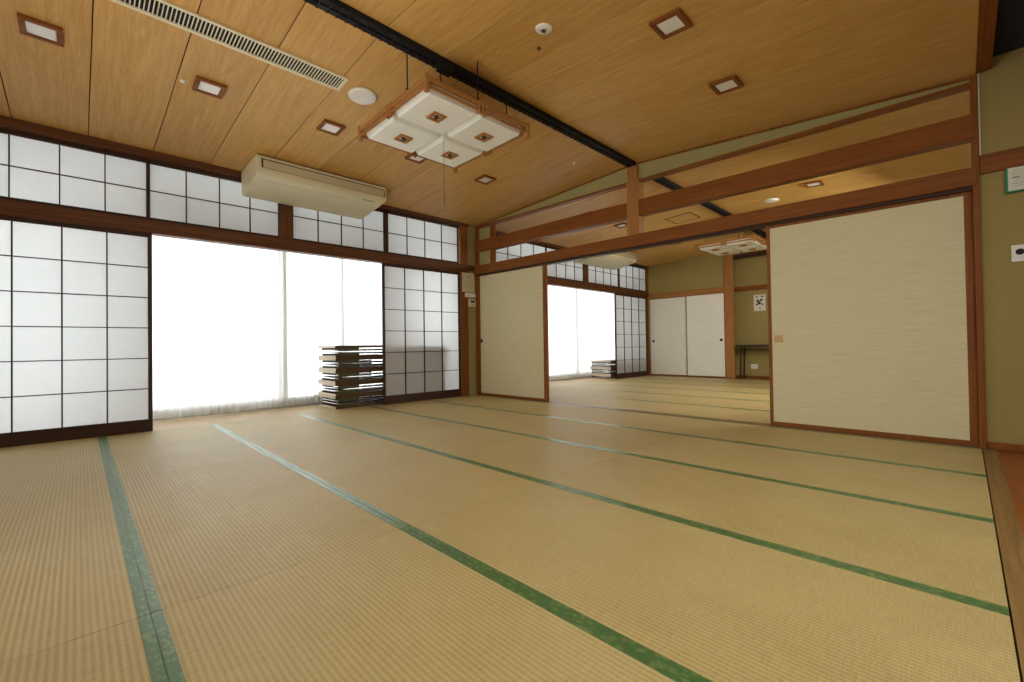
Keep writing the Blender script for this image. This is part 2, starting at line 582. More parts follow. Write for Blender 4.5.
# ------------------------------------------------------------------ shell
struct(MB().box(XB - 0.08, XB, YC, YG + 0.1, -0.09, 3.08).build('wall_rear', M['plaster']))
struct(MB().box(XB, XF + 0.3, YW + 0.05, YG - 0.03, 2.875, 2.91).build('ceiling', M['outer']))
struct(MB().box(XB, XP + 0.06, YC - 0.08, YC, -0.09, 3.08).build('wall_corridor', M['plaster']))
struct(MB().box(XP + 0.09, XF + 0.3, YR - 0.2, YR - 0.12, -0.09, 3.08).build('wall_right', M['plaster']))
struct(MB().box(XP - 0.005, XP + 0.06, YC, YR - 0.026, -0.09, 2.86).build('wall_right', M['plaster']))
struct(MB().box(XF + 0.22, XF + 0.30, YR - 0.2, YG + 0.1, -0.09, 3.08).build('wall_far', M['plaster']))
# above the far closet doors
struct(MB().box(XF, XF + 0.06, 3.83, YW, 2.10, 2.99).build('wall_far', M['plaster']))
# outer wall between and above the windows
struct(MB().box(XB, XF + 0.3, YG - 0.04, YG + 0.1, 2.84, 3.08).build('wall_window', M['outer']))
for a, b in ((XB, XB + 0.25), (4.62, 5.10), (XF - 0.1, XF + 0.3)):
    struct(MB().box(a, b, YG - 0.04, YG + 0.1, -0.05, 2.84).build('wall_window', M['outer']))

# corner plaster pieces between the window posts and the partition
for off in (0.0, PER):
    x1 = min(XP + 0.03 + off, XF + 0.1)
    struct(MB().box(4.60 + off, x1, YW - 0.015, YW + 0.05, 0.0, 2.86).build('wall_window', M['strip']))

# ------------------------------------------------------------------ window wall timbers
for off in (0.0, PER):
    xa = XB if off == 0 else XP + 0.08
    xb = 4.62 if off == 0 else XF
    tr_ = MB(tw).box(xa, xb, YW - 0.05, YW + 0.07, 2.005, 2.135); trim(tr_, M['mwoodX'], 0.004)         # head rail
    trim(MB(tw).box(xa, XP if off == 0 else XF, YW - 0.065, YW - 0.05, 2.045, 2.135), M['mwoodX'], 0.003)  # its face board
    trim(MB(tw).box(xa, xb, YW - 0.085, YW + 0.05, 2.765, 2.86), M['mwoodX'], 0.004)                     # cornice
    trim(MB(tw).box(xa, xb, YW - 0.02, YW + 0.05, 2.725, 2.765), M['dwoodX'], 0.002)
    # posts
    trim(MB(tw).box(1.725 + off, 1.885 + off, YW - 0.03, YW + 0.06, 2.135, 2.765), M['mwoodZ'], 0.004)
    if off == 0:
        trim(MB(tw).box(4.455, 4.60, YW - 0.045, YW + 0.06, 0.0, 2.765), M['woodZ'], 0.004)
    else:
        trim(MB(tw).box(4.42 + off, XF, YW - 0.045, YW + 0.06, 0.0, 2.765), M['woodZ'], 0.004)
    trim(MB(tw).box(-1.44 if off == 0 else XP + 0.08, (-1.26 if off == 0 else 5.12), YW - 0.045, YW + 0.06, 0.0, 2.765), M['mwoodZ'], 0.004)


# ------------------------------------------------------------------ transom windows
win_n = [0]


def transom(x0, x1, ncol):
    """fixed paper window; x0..x1 are the edges of its paper"""
    win_n[0] += 1
    xm = (x0 + x1) / 2
    w = root_struct('window_%d' % win_n[0], (xm, YW, 2.15))
    f = 0.018
    z0, z1 = 2.172, 2.728
    mb = MB(tw)
    mb.box(x0 - f, x1 + f, YW - 0.012, YW + 0.018, z0 - 0.036, z0)
    mb.box(x0 - f, x1 + f, YW - 0.012, YW + 0.018, z1, z1 + 0.03)
    mb.box(x0 - f, x0, YW - 0.012, YW + 0.018, z0, z1)
    mb.box(x1, x1 + f, YW - 0.012, YW + 0.018, z0, z1)
    fr = mb.build('window_frame', M['dwoodX'], w)
    mb = MB(tw)
    for i in range(1, ncol):
        x = x0 + (x1 - x0) * i / ncol
        mb.box(x - 0.005, x + 0.005, YW - 0.008, YW + 0.006, z0, z1)
    zm = (z0 + z1) / 2
    mb.box(x0, x1, YW - 0.0075, YW + 0.0055, zm - 0.0045, zm + 0.0045)
    mb.build('lattice', M['dwoodX'], w)
    MB(tw).box(x0 - 0.004, x1 + 0.004, YW + 0.0065, YW + 0.0075, z0 - 0.004, z1 + 0.004).build('paper', M['paper'], w)


for off in (0.0, PER):
    transom(-0.735 + off if off == 0 else 5.22, 0.490 + off, 4)
    transom(0.520 + off, 1.722 + off, 4)
    transom(1.888 + off, 3.108 + off, 4)
    transom(3.178 + off, 4.420 + off, 4)
    for xs in (0.505, 3.143):
        trim(MB(tw).box(xs - 0.02 + off - (0.006 if xs > 1 else 0) + (0.008 if xs < 1 else 0), xs + 0.02 + off + (0.006 if xs > 1 else 0) - (0.008 if xs < 1 else 0), YW - 0.02, YW + 0.04, 2.135, 2.765), M['dwoodZ'], 0.002)
transom(-1.25, -0.775, 2)
transom(-2.90, -1.48, 4)
transom(-4.50, -2.94, 4)


# ------------------------------------------------------------------ paper sliding screens
def shoji(x0, x1, y, label, ncol=4, nrow=6):
    t = thing('shoji_screen', label, 'sliding screen', ((x0 + x1) / 2, y, 0.0), 'paper sliding screens')
    st = 0.034
    zb, zt = 0.123, 1.965
    a, b = x0 + st, x1 - st
    mb = MB(tw)
    mb.box(x0, a, y - 0.015, y + 0.015, 0.001, 2.004)
    mb.box(b, x1, y - 0.015, y + 0.015, 0.001, 2.004)
    mb.box(a, b, y - 0.015, y + 0.015, 0.001, zb)
    mb.box(a, b, y - 0.015, y + 0.015, zt, 2.004)
    mb.build('frame', M['dwoodX'], t, 0.002)
    mb = MB(tw)
    for i in range(1, ncol):
        x = a + (b - a) * i / ncol
        mb.box(x - 0.0055, x + 0.0055, y - 0.010, y + 0.006, zb, zt)
    for j in range(1, nrow):
        z = zb + (zt - zb) * j / nrow
        mb.box(a, b, y - 0.0095, y + 0.0055, z - 0.0045, z + 0.0045)
    mb.build('lattice', M['dwoodX'], t)
    MB(tw).box(a - 0.003, b + 0.003, y + 0.0065, y + 0.0075, zb - 0.003, zt + 0.003).build('paper', M['paper'], t)
    return t


s = shoji(-0.750, 0.533, YW - 0.012, 'white paper sliding screen with dark grid, left of the open window')
s = shoji(3.072, 4.450, YW - 0.012, 'white paper sliding screen in front room, right of the tall table stack')
MB().lathe([(0, 0), (0.022, 0), (0.022, 0.003), (0.016, 0.003), (0.014, 0.001), (0, 0.001)], (4.433, YW - 0.0265, 0.88), 20, Vector((0, -1, 0))).build('pull', M['black'], s)
s = shoji(9.050, 10.530, YW - 0.012, 'white paper sliding screen in far room, right of the low table stack')
s = shoji(5.130, 6.60, YW - 0.012, 'white paper sliding screen in far room behind the left cream door')
s = shoji(-1.260, -0.752, YW + 0.022, 'narrow white paper sliding screen behind the viewer on the window wall', 2)
s = shoji(-2.90, -1.44, YW - 0.012, 'white paper sliding screen behind the viewer, second from the rear corner')
s = shoji(-4.50, -2.90, YW - 0.012, 'white paper sliding screen in the rear corner of the front room')


# ------------------------------------------------------------------ outer glazing
def sash_window(x0, x1, splits):
    win_n[0] += 1
    w = root_struct('window_%d' % win_n[0], ((x0 + x1) / 2, YG, 0.0))
    mb = MB()
    mb.box(x0, x1, YG - 0.035, YG + 0.035, 0.0, 0.045)
    mb.box(x0, x1, YG - 0.035, YG + 0.035, 2.79, 2.84)
    mb.box(x0, x0 + 0.04, YG - 0.035, YG + 0.035, 0.045, 2.79)
    mb.box(x1 - 0.04, x1, YG - 0.035, YG + 0.035, 0.045, 2.79)
    mb.box(x0 + 0.04, x1 - 0.04, YG - 0.035, YG + 0.035, 2.36, 2.41)
    mb.build('window_frame', M['alu'], w, 0.003)
    ed = [x0 + 0.04] + splits + [x1 - 0.04]
    for a, b in zip(ed, ed[1:]):
        mb = MB()
        mb.box(a, a + 0.035, YG - 0.015, YG + 0.015, 0.045, 2.36)
        mb.box(b - 0.035, b, YG - 0.015, YG + 0.015, 0.045, 2.36)
        mb.box(a + 0.035, b - 0.035, YG - 0.015, YG + 0.015, 0.045, 0.15)
        mb.box(a + 0.035, b - 0.035, YG - 0.015, YG + 0.015, 2.31, 2.36)
        sa = mb.build('sash', M['alu'], w, 0.002)
        MB().box(a + 0.03, b - 0.03, YG - 0.003, YG + 0.003, 0.145, 2.315).build('pane', M['glass'], sa)
    MB().box(x0 + 0.035, x1 - 0.035, YG - 0.003, YG + 0.003, 2.408, 2.795).build('pane', M['glass'], w)


sash_window(XB + 0.25, 4.62, [0.35, 2.00, 2.86])
sash_window(5.10, XF - 0.1, [6.55, 7.05, 8.6])


# ------------------------------------------------------------------ lace curtains
def curtain(x0, x1, y, label, seed, pitch=0.085, amp=0.022):
    rnd = random.Random(seed)
    t = thing('lace_curtain', label, 'curtain', ((x0 + x1) / 2, y, 0.0), 'sheer curtains at the windows')
    bm = bmesh.new()
    n = int((x1 - x0) / 0.011)
    zs = [0.030, 0.034, 0.125, 0.13, 0.5, 1.0, 1.5, 2.0, 2.50]
    ph = [rnd.uniform(0, 6.28) for _ in range(6)]
    grid = []
    for i in range(n + 1):
        x = x0 + (x1 - x0) * i / n
        col = []
        for z in zs:
            u = x + 0.012 * math.sin(x * 9 + ph[0]) + 0.004 * math.sin(z * 2.3 + x * 5 + ph[1])
            k = 1.0 + 0.45 * math.sin(x * 3.1 + ph[2])
            yy = y + amp * k * math.sin(2 * PI * u / pitch + ph[3]) + 0.35 * amp * math.sin(2 * PI * u / (pitch * 0.53) + ph[4])
            yy = y + (yy - y) * (0.55 + 0.45 * (1 - z / 2.5))
            zz = z + (0.006 * math.sin(x * 4 + ph[5]) if z < 0.2 else 0)
            col.append(bm.verts.new((x, yy, zz)))
        grid.append(col)
    for a, b in zip(grid, grid[1:]):
        for j in range(len(zs) - 1):
            bm.faces.new((a[j], b[j], b[j + 1], a[j + 1]))
    sideco = [[[tuple(v.co) for v in c] for c in grid[:5]], [[tuple(v.co) for v in c] for c in grid[-5:]]]
    hemco = [[tuple(v.co) for v in c[:3]] for c in grid]
    mb = MB(); mb.bm.free(); mb.bm = bm
    mb.build('cloth', M['lace'], t, 0, True)
    bm = bmesh.new()
    grid2 = [[bm.verts.new((p[0], p[1] + 0.0025, p[2])) for p in c] for c in hemco]
    for a, b in zip(grid2, grid2[1:]):
        for j in range(2):
            bm.faces.new((a[j], b[j], b[j + 1], a[j + 1]))
    mb = MB(); mb.bm.free(); mb.bm = bm
    mb.build('hem', M['lacehem'], t, 0, True)
    # turned and stitched side edges
    for cols in (sideco[0], sideco[1]):
        bm = bmesh.new()
        g3 = [[bm.verts.new((p[0], p[1] - 0.003, p[2])) for p in c] for c in cols]
        for a, b in zip(g3, g3[1:]):
            for j in range(len(g3[0]) - 1):
                bm.faces.new((a[j], b[j], b[j + 1], a[j + 1]))
        mb = MB(); mb.bm.free(); mb.bm = bm
        mb.build('side_hem', M['lacehem'], t, 0, True)
    return t


curtain(0.32, 2.03, 6.46, 'sheer white lace curtain panel beside the left paper screen', 3)
curtain(1.975, 3.62, 6.53, 'sheer white lace curtain panel behind the tall table stack', 5)
curtain(5.25, 7.02, 6.44, 'sheer white lace curtain panel in far room beside the left cream door', 8)
curtain(6.97, 10.40, 6.53, 'sheer white lace curtain panel in far room behind the low table stack', 11)
for a, b, lab in ((0.25, 4.55, 'white curtain rail above the front-room window'), (5.2, 10.45, 'white curtain rail above the far-room window')):
    o = MB().box(a, b, 6.485, 6.505, 2.51, 2.535).build('curtain_rail', M['white'], None, 0.002)
    tag(o, lab, 'curtain rail')
    for x in (a + 0.1, (a + b) / 2, b - 0.1):
        MB().box(x - 0.012, x + 0.012, 6.505, YG - 0.036, 2.515, 2.53).build('bracket', M['white'], o)

# ------------------------------------------------------------------ partition between the rooms
YL = 5.70
trim(MB(tp).box(XP - 0.045, XP + 0.075, YR - 0.01, YL, 1.975, 2.115), M['woodY'], 0.004)      # head rail
trim(MB(tp).box(XP - 0.03, XP + 0.06, YR - 0.01, YL, 1.945, 1.975), M['dwoodY'], 0.002)
trim(MB(tp).box(XP - 0.04, XP + 0.07, YR - 0.01, YL, 2.335, 2.520), M['woodY'], 0.005)        # tie beam
trim(MB(tp).box(XP - 0.03, XP + 0.06, YR - 0.01, YL, 2.740, 2.766), M['woodY'], 0.003)        # lower edge of the gable strip
# the gable strip: flat below, following the ceiling above
mb = MB()
mb.prism([(YR - 0.01, 2.765 * (1 + 0.0058 * (YR - 2.8))), (YL, 2.765 * (1 + 0.0058 * (YL - 2.8))), (YL + 0.06, zc(YL + 0.06) + 0.01), (RY, RZ + 0.01), (YR - 0.01, zc(YR - 0.01) + 0.01)], XP - 0.01, XP + 0.04)
struct(mb.build('wall_gable', M['strip']))
mb = MB()
for y0, y1 in ((YR - 0.01, RY), (RY, YL)):
    mb.hexa([(XP - 0.025, y0, zc(y0) - 0.016), (XP - 0.009, y0, zc(y0) - 0.016), (XP - 0.009, y1, zc(y1) - 0.016), (XP - 0.025, y1, zc(y1) - 0.016)],
            [(XP - 0.025, y0, zc(y0)), (XP - 0.009, y0, zc(y0)), (XP - 0.009, y1, zc(y1)), (XP - 0.025, y1, zc(y1))])
trim(mb, M['woodY'], 0.001)
# king post
trim(MB().box(XP - 0.05, XP + 0.08, 2.655, 2.810, 2.110, 2.765), M['lwoodZ'], 0.004)
trim(MB().box(XP - 0.045, XP + 0.06, 2.665, 2.800, 2.765, 2.962), M['lwoodZ'], 0.004)
# left end: slim wall piece with upright
trim(MB().box(XP - 0.02, XP + 0.05, 5.61, 5.70, 0.0, 2.78), M['woodZ'], 0.003)
struct(MB().box(XP - 0.004, XP + 0.03, 5.33, 5.61, 2.14, 2.76).build('wall_gable', M['strip']))
trim(MB().box(XP - 0.012, XP + 0.012, 5.215, 5.335, 2.14, 2.76), M['woodZ'], 0.003)
# right end pillar
trim(MB().box(XP - 0.035, XP + 0.08, YR - 0.026, YR + 0.012, 0.0, 2.77), M['woodZ'], 0.004)
trim(MB().box(XP - 0.022, XP - 0.006, YR - 0.038, YR - 0.027, 2.02, 2.77), M['cream'], 0.002)
# corridor-side head rail and lintel, running towards the viewer
trim(MB().box(XB, XP - 0.036, YR - 0.10, YR + 0.018, 2.764, 2.90), M['woodX'], 0.004)
# rail on the right wall
trim(MB().box(XP - 0.03, XP - 0.006, YC, YR - 0.027, 2.02, 2.158), M['woodY'], 0.004)
struct(MB().box(XP - 0.02, XP - 0.006, YC, YR - 0.028, 0.0, 0.055).build('baseboard_right', M['woodY'], None, 0.003))


# ------------------------------------------------------------------ cream sliding doors
def fusuma(y0, y1, x, z0, z1, label, pull_y, pull_z, paper, pull, warp, group, fw=0.026, fw0=0.026, frame='woodZ', name='sliding_door'):
    """door in a plane of constant x, its face looks to -x"""
    t = thing(name, label, 'sliding door', (x, (y0 + y1) / 2, z0), group)
    mb = MB(warp)
    mb.box(x - 0.004, x + 0.028, y0, y0 + fw0, z0, z1)
    mb.box(x - 0.004, x + 0.028, y1 - fw, y1, z0, z1)
    mb.box(x - 0.004, x + 0.028, y0 + fw0, y1 - fw, z0, z0 + fw + 0.012)
    mb.box(x - 0.004, x + 0.028, y0 + fw0, y1 - fw, z1 - fw, z1)
    mb.build('frame', M[frame], t, 0.002)
    MB(warp).box(x, x + 0.024, y0 + fw0 - 0.002, y1 - fw + 0.002, z0 + fw + 0.01, z1 - fw + 0.002).build('panel', paper, t)
    if pull == 'tan':
        mb = MB()
        mb.box(x - 0.007, x, pull_y - 0.033, pull_y + 0.033, pull_z - 0.032, pull_z + 0.032)
        p = mb.build('pull', M['tan'], t, 0.005, False, 3)
    else:
        mb = MB()
        mb.lathe([(0, 0.001), (0.021, 0.001), (0.025, 0.005), (0.031, 0.006), (0.033, 0.0), (0.033, -0.01)], (x, pull_y, pull_z), 24, Vector((-1, 0, 0)), Vector((0, 0, 1)))
        p = mb.build('pull', M[pull], t, 0, True)
    return t


fusuma(4.150, 5.660, XP + 0.000, 0.006, 1.968, 'cream paper sliding door standing left of the opening, beside the window corner', 5.585, 0.90, M['fusuma'], 'olive', tp, 'cream doors of the partition', 0.026, 0.070)
fusuma(-0.066, 1.318, XP - 0.004, 0.006, 1.948, 'wide cream paper sliding door right of the opening, beside the corridor wall', 1.232, 0.835, M['fusuma'], 'tan', tp, 'cream doors of the partition', 0.030, 0.046)
# far closet doors
fusuma(4.705, YW - 0.06, XF + 0.006, 0.012, 1.975, 'white closet door in far room, next to the paper screen', 5.60, 0.885, M['fusuma2'], 'black', None, 'closet doors of the far room', 0.016, 0.016)
fusuma(3.815, 4.720, XF - 0.026, 0.012, 1.975, 'white closet door in far room, next to the alcove post', 3.905, 0.885, M['fusuma2'], 'black', None, 'closet doors of the far room', 0.016, 0.016)
trim(MB().box(XF - 0.04, XF + 0.05, 3.811, YW - 0.02, 1.975, 2.100), M['lwoodY'], 0.004)
trim(MB().box(XF - 0.045, XF + 0.05, 3.82, YW - 0.046, -0.05, 0.012), M['woodY'], 0.002)
trim(MB().box(XF - 0.045, XF + 0.01, 3.615, 3.81, 0.0, 2.93), M['lwoodZ'], 0.005)              # alcove post
trim(MB().box(XF + 0.185, XF + 0.22, YR - 0.1, 3.70, 1.98, 2.09), M['woodY'], 0.003)
struct(MB().box(XF + 0.20, XF + 0.22, YR - 0.1, 3.70, -0.05, 0.07).build('baseboard_far', M['woodY'], None, 0.003))
struct(MB().box(XF - 0.06, XF + 0.22, YR - 0.1, 3.58, -0.056, 0.0).build('floor', M['sillY']))
struct(MB().box(XF + 0.01, XF + 0.22, 3.70, 3.80, 0.0, 2.93).build('wall_alcove', M['plaster']))
trim(MB().box(XF - 0.03, XF + 0.05, YR - 0.1, 3.614, 2.70, 2.80), M['dwoodY'], 0.004)          # lintel over the alcove
struct(MB().box(XF - 0.01, XF + 0.04, YR - 0.1, 3.614, 2.80, 3.0).build('wall_alcove', M['plaster']))


# ------------------------------------------------------------------ ceiling fittings
def on_ceiling(name, label, cat, x, y, group=None):
    a = math.atan(-0.05) if y > RY else math.atan(0.075)
    return thing(name, label, cat, (x, y, zc(y)), group, (a, 0, 0))


def flat_build(mb, name, mat, t, bevel=0.0, smooth=False):
    """mesh authored in the local frame of t"""
    o = mb.build(name, mat, None, bevel, smooth)
    o.parent = t
    return o


def make_downlight(label, x, y):
    t = on_ceiling('downlight', label, 'ceiling light', x, y, 'square downlights')
    mb = MB()
    o_, i_ = 0.100, 0.070
    for x0, x1, y0, y1 in ((-o_, o_, -o_, -i_), (-o_, o_, i_, o_), (-o_, -i_, -i_, i_), (i_, o_, -i_, i_)):
        mb.box(x0, x1, y0, y1, -0.024, -0.0005)
    flat_build(mb, 'frame', M['woodX'], t, 0.003)
    flat_build(MB().box(-i_ + 0.001, i_ - 0.001, -i_ + 0.001, i_ - 0.001, -0.016, -0.001), 'lens', M['lens'], t, 0.004)
    return t


d0 = make_downlight('square wood-framed downlight at the left edge of the front ceiling, window-side row', -0.17, 4.14)
for x, y, lab in ((0.745, 4.15, 'square wood-framed downlight below the long air grille, window-side row'),
                  (1.705, 4.14, 'square wood-framed downlight just above the front air conditioner'),
                  (2.655, 4.15, 'square wood-framed downlight half hidden behind the hanging lamp'),
                  (3.63, 4.14, 'square wood-framed downlight between hanging lamp and window corner'),
                  (2.715, 1.275, 'square wood-framed downlight right of the round detector, corridor-side row'),
                  (3.675, 1.28, 'square wood-framed downlight nearest the partition, corridor-side row'),
                  (5.83, 4.14, 'square downlight in far room nearest the partition, window-side row'),
                  (6.78, 4.14, 'square downlight in far room left of the king post'),
                  (7.75, 4.14, 'square downlight in far room close to the air conditioner'),
                  (8.78, 4.14, 'square downlight in far room nearest the closet doors, window-side row'),
                  (6.82, 1.32, 'square downlight in far room seen above the wide cream door')):
    a = math.atan(-0.05) if y > RY else math.atan(0.075)
    copy_tree(d0, lab, (x, y, zc(y)), (a, 0, 0))

# long air grille
t = on_ceiling('air_grille', 'long cream ceiling air grille with dark slots, left of the black rail', 'vent', 0.60, 3.456)
x0, x1, y0, y1 = -1.0, 0.928, -0.098, 0.098
mb = MB()
b_ = 0.024
for a in ((x0, x1, y0, y0 + b_), (x0, x1, y1 - b_, y1), (x0, x0 + b_, y0 + b_, y1 - b_), (x1 - b_, x1, y0 + b_, y1 - b_)):
    mb.box(*a, -0.014, -0.0005)
flat_build(mb, 'frame', M['cream'], t, 0.003)
flat_build(MB().box(x0 + b_, x1 - b_, y0 + b_, y1 - b_, -0.003, -0.0006), 'backing', M['black'], t)
mb = MB()
k = x0 + b_ + 0.012
while k < x1 - b_ - 0.005:
    mb.box(k - 0.0028, k + 0.0028, y0 + b_, y1 - b_, -0.012, -0.003)
    k += 0.0218
flat_build(mb, 'slats', M['cream'], t)

# round speaker
def make_speaker(label, x, y):
    t = on_ceiling('ceiling_speaker', label, 'ceiling speaker', x, y, 'round ceiling speakers')
    flat_build(MB().lathe([(0, -0.012), (0.05, -0.016), (0.098, -0.020), (0.108, -0.018), (0.112, -0.008), (0.112, -0.0005)], (0, 0, 0), 48), 'cover', M['white'], t, 0, True)
    flat_build(MB().lathe([(0.1125, -0.010), (0.118, -0.008), (0.118, -0.0005), (0.1125, -0.0005), (0.1125, -0.010)], (0, 0, 0), 48), 'rim', M['ac2'], t, 0, True)
    return t


make_speaker('round white ceiling speaker beside the end of the air grille', 1.710, 3.50)


def make_detector(label, x, y):
    t = on_ceiling('fire_detector', label, 'detector', x, y, 'round ceiling detectors')
    flat_build(MB().lathe([(0, -0.014), (0.022, -0.014), (0.045, -0.011), (0.055, -0.006), (0.056, -0.0005)], (0, 0, 0), 32), 'base', M['white'], t, 0, True)
    flat_build(MB().lathe([(0, -0.024), (0.010, -0.024), (0.016, -0.018), (0.016, -0.013)], (0, 0, 0), 20), 'head', M['printd'], t, 0, True)
    mb = MB()
    for q in range(3):
        a = q * 2 * PI / 3 + 0.4
        mb.tube([(0.014 * math.cos(a), 0.014 * math.sin(a), -0.018), (0.03 * math.cos(a), 0.03 * math.sin(a), -0.0145)], 0.0035, 6)
    flat_build(mb, 'fins', M['print'], t)
    return t


make_detector('round white detector with dark centre, right of the black rail', 2.210, 1.912)
t = on_ceiling('indicator_lamp', 'tiny dark indicator beside the round detector', 'indicator lamp', 2.338, 2.072)
flat_build(MB().lathe([(0, -0.022), (0.008, -0.02), (0.013, -0.012), (0.014, -0.0005)], (0, 0, 0), 16), 'body', M['olive'], t, 0, True)
for x, y, lab in ((4.165, 3.166, 'tiny white ceiling sensor between black rail and gable strip'), (0.578, 4.20, 'tiny white ceiling sensor left of the second downlight')):
    t = on_ceiling('ceiling_sensor', lab, 'sensor', x, y, 'tiny white ceiling sensors')
    flat_build(MB().lathe([(0, -0.016), (0.008, -0.015), (0.014, -0.010), (0.017, -0.004), (0.018, -0.0005)], (0, 0, 0), 20), 'body', M['lens'], t, 0, True)
t = on_ceiling('ceiling_speaker', 'small round white fitting on far-room ceiling above the wide cream door', 'ceiling fitting', 7.33, 1.945)
flat_build(MB().lathe([(0, -0.020), (0.05, -0.022), (0.085, -0.016), (0.095, -0.006), (0.096, -0.0005)], (0, 0, 0), 36), 'cover', M['white'], t, 0, True)
t = on_ceiling('ceiling_hatch', 'square access hatch in the far-room ceiling, right of the king post', 'hatch', 7.34, 3.30)
mb = MB()
for a in ((-0.22, 0.22, -0.22, -0.205), (-0.22, 0.22, 0.205, 0.22), (-0.22, -0.205, -0.205, 0.205), (0.205, 0.22, -0.205, 0.205)):
    mb.box(*a, -0.006, -0.0005)
flat_build(mb, 'frame', M['groove'], t)
flat_build(MB().box(-0.204, 0.204, -0.204, 0.204, -0.004, -0.0005), 'lid', M['ceil'], t)


# black slotted rail along the ridge
def rail(x0, x1, label):
    zr = RZ - 0.004
    t = thing('ceiling_rail', label, 'ceiling rail', ((x0 + x1) / 2, RY, zr - 0.05), 'black ridge rails')
    y0, y1 = RY - 0.050, RY + 0.058
    mb = MB()
    mb.box(x0, x1, y0, y0 + 0.045, zr - 0.040, zr - 0.003)
    mb.box(x0, x1, y1 - 0.045, y1, zr - 0.040, zr - 0.003)
    mb.box(x0, x1, y0 + 0.045, y1 - 0.045, zr - 0.028, zr - 0.003)
    mb.build('channel', M['black'], t, 0.003)
    mb = MB()
    k = x0 + 0.04
    while k < x1 - 0.03:
        mb.box(k - 0.004, k + 0.004, y0 - 0.003, y1 + 0.003, zr - 0.043, zr - 0.039)
        k += 0.062
    mb.build('clips', M['black'], t)
    MB().box(x0, x1, y1 + 0.0005, y1 + 0.006, zr - 0.014, zr - 0.007).build('edge_strip', M['alu'], t)


rail(XB + 0.1, XP - 0.055, 'long black slotted rail along the front-room ceiling ridge')
rail(XP + 0.12, XF - 0.05, 'black slotted rail along the far-room ceiling ridge')


# ------------------------------------------------------------------ hanging lamps
def make_lamp(cx, cy, label):
    t = thing('hanging_lamp', label, 'hanging lamp', (cx, cy, 2.54), 'square hanging lamps')
    H = 0.495
    zb, zt = 2.556, 2.652
    for sx in (-1, 1):
        for sy in (-1, 1):
            x, y = cx + sx * H, cy + sy * H
            MB().box(x - 0.016, x + 0.016, y - 0.016, y + 0.016, zb - 0.012, zt + 0.012).build('corner_post', M['lwoodZ'], t, 0.003)
    # rails on the four sides
    for sgn in (-1, 1):
        mb = MB(); mx = MB()
        for (z0, z1, th) in ((zt - 0.034, zt, 0.011), (zt - 0.062, zt - 0.052, 0.006), (zb + 0.022, zb + 0.032, 0.006)):
            mb.box(cx - H + 0.016, cx + H - 0.016, cy + sgn * H - th, cy + sgn * H + th, z0, z1)
            mx.box(cx + sgn * H - th, cx + sgn * H + th, cy - H + 0.016, cy + H - 0.016, z0, z1)
        mb.build('rail', M['lwoodX'], t, 0.002)
        mx.build('rail', M['lwoodY'], t, 0.002)
        mb = MB(); mx = MB()
        for q in (-0.034, 0, 0.034):
            mb.box(cx + q - 0.007, cx + q + 0.007, cy + sgn * H - 0.014, cy + sgn * H + 0.014, zb + 0.004, zt + 0.004)
            mx.box(cx + sgn * H - 0.014, cx + sgn * H + 0.014, cy + q - 0.007, cy + q + 0.007, zb + 0.004, zt + 0.004)
        mb.build('muntin', M['lwoodZ'], t, 0.001)
        mx.build('muntin', M['lwoodZ'], t, 0.001)
    # carrier tray
    MB().box(cx - 0.46, cx + 0.46, cy - 0.46, cy + 0.46, zt - 0.012, zt + 0.006).build('tray', M['white'], t, 0.004)
    for sx in (-1, 1):
        for sy in (-1, 1):
            x, y = cx + sx * 0.239, cy + sy * 0.239
            a, b = 0.236, 0.208
            zm, zl = zt - 0.013, zb + 0.006
            mb = MB()
            mb.hexa([(x - b, y - b, zl), (x + b, y - b, zl), (x + b, y + b, zl), (x - b, y + b, zl)],
                    [(x - a, y - a, zm), (x + a, y - a, zm), (x + a, y + a, zm), (x - a, y + a, zm)])
            s = mb.build('lamp_shade', M['shade'], t, 0.008, False, 3)
            mb = MB()
            for x0, x1, y0, y1 in ((-.058, .058, -.058, -.036), (-.058, .058, .036, .058), (-.058, -.036, -.036, .036), (.036, .058, -.036, .036)):
                mb.box(x + x0, x + x1, y + y0, y + y1, zl - 0.012, zl + 0.001)
            mb.box(x - .036, x + .036, y - .0045, y + .0045, zl - 0.008, zl + 0.001)
            mb.box(x - .0045, x + .0045, y - .036, y + .036, zl - 0.008, zl + 0.001)
            mb.build('ornament', M['lwoodX'], s, 0.001)
            MB().lathe([(0, -0.018), (0.014, -0.017), (0.020, -0.010), (0.020, 0.0)], (x, y, zl), 16).build('knob', M['blackp'], s, 0, True)
    mb = MB()
    for (dx, dy) in ((-H, -0.25), (H, -0.25), (-0.04, -H), (-0.04, H)):
        x, y = cx + dx, cy + dy
        mb.tube([(x, y, zt - 0.002), (x, y, zc(y) - 0.002)], 0.005, 8)
        mb.lathe([(0.0, -0.010), (0.012, -0.010), (0.014, 0.0)], (x, y, zt + 0.012), 12)
    mb.build('hanging_rod', M['black'], t)
    # mains lead and pull cord
    mb = MB()
    pts = []
    for i in range(13):
        u = i / 12
        pts.append((cx - 0.16 - 0.06 * u + 0.02 * math.sin(u * 6), cy - 0.20 - 0.10 * u, zt + 0.004 + (2.90 - zt) * u ** 0.8))
    mb.tube(pts, 0.005, 8)
    mb.box(cx - 0.27, cx - 0.16, cy - 0.36, cy - 0.29, 2.87, 2.928)
    mb.build('mains_lead', M['black'], t)
    MB().tube([(cx, cy, zb + 0.10), (cx, cy, 1.985)], 0.0018, 6).build('pull_cord', M['olive'], t)
    return t


lamp = make_lamp(2.19, 3.02, 'square wood-framed hanging lamp with four white shades in front room')
copy_tree(lamp, 'square wood-framed hanging lamp with four white shades in far room', (8.72, 2.96, 2.53))


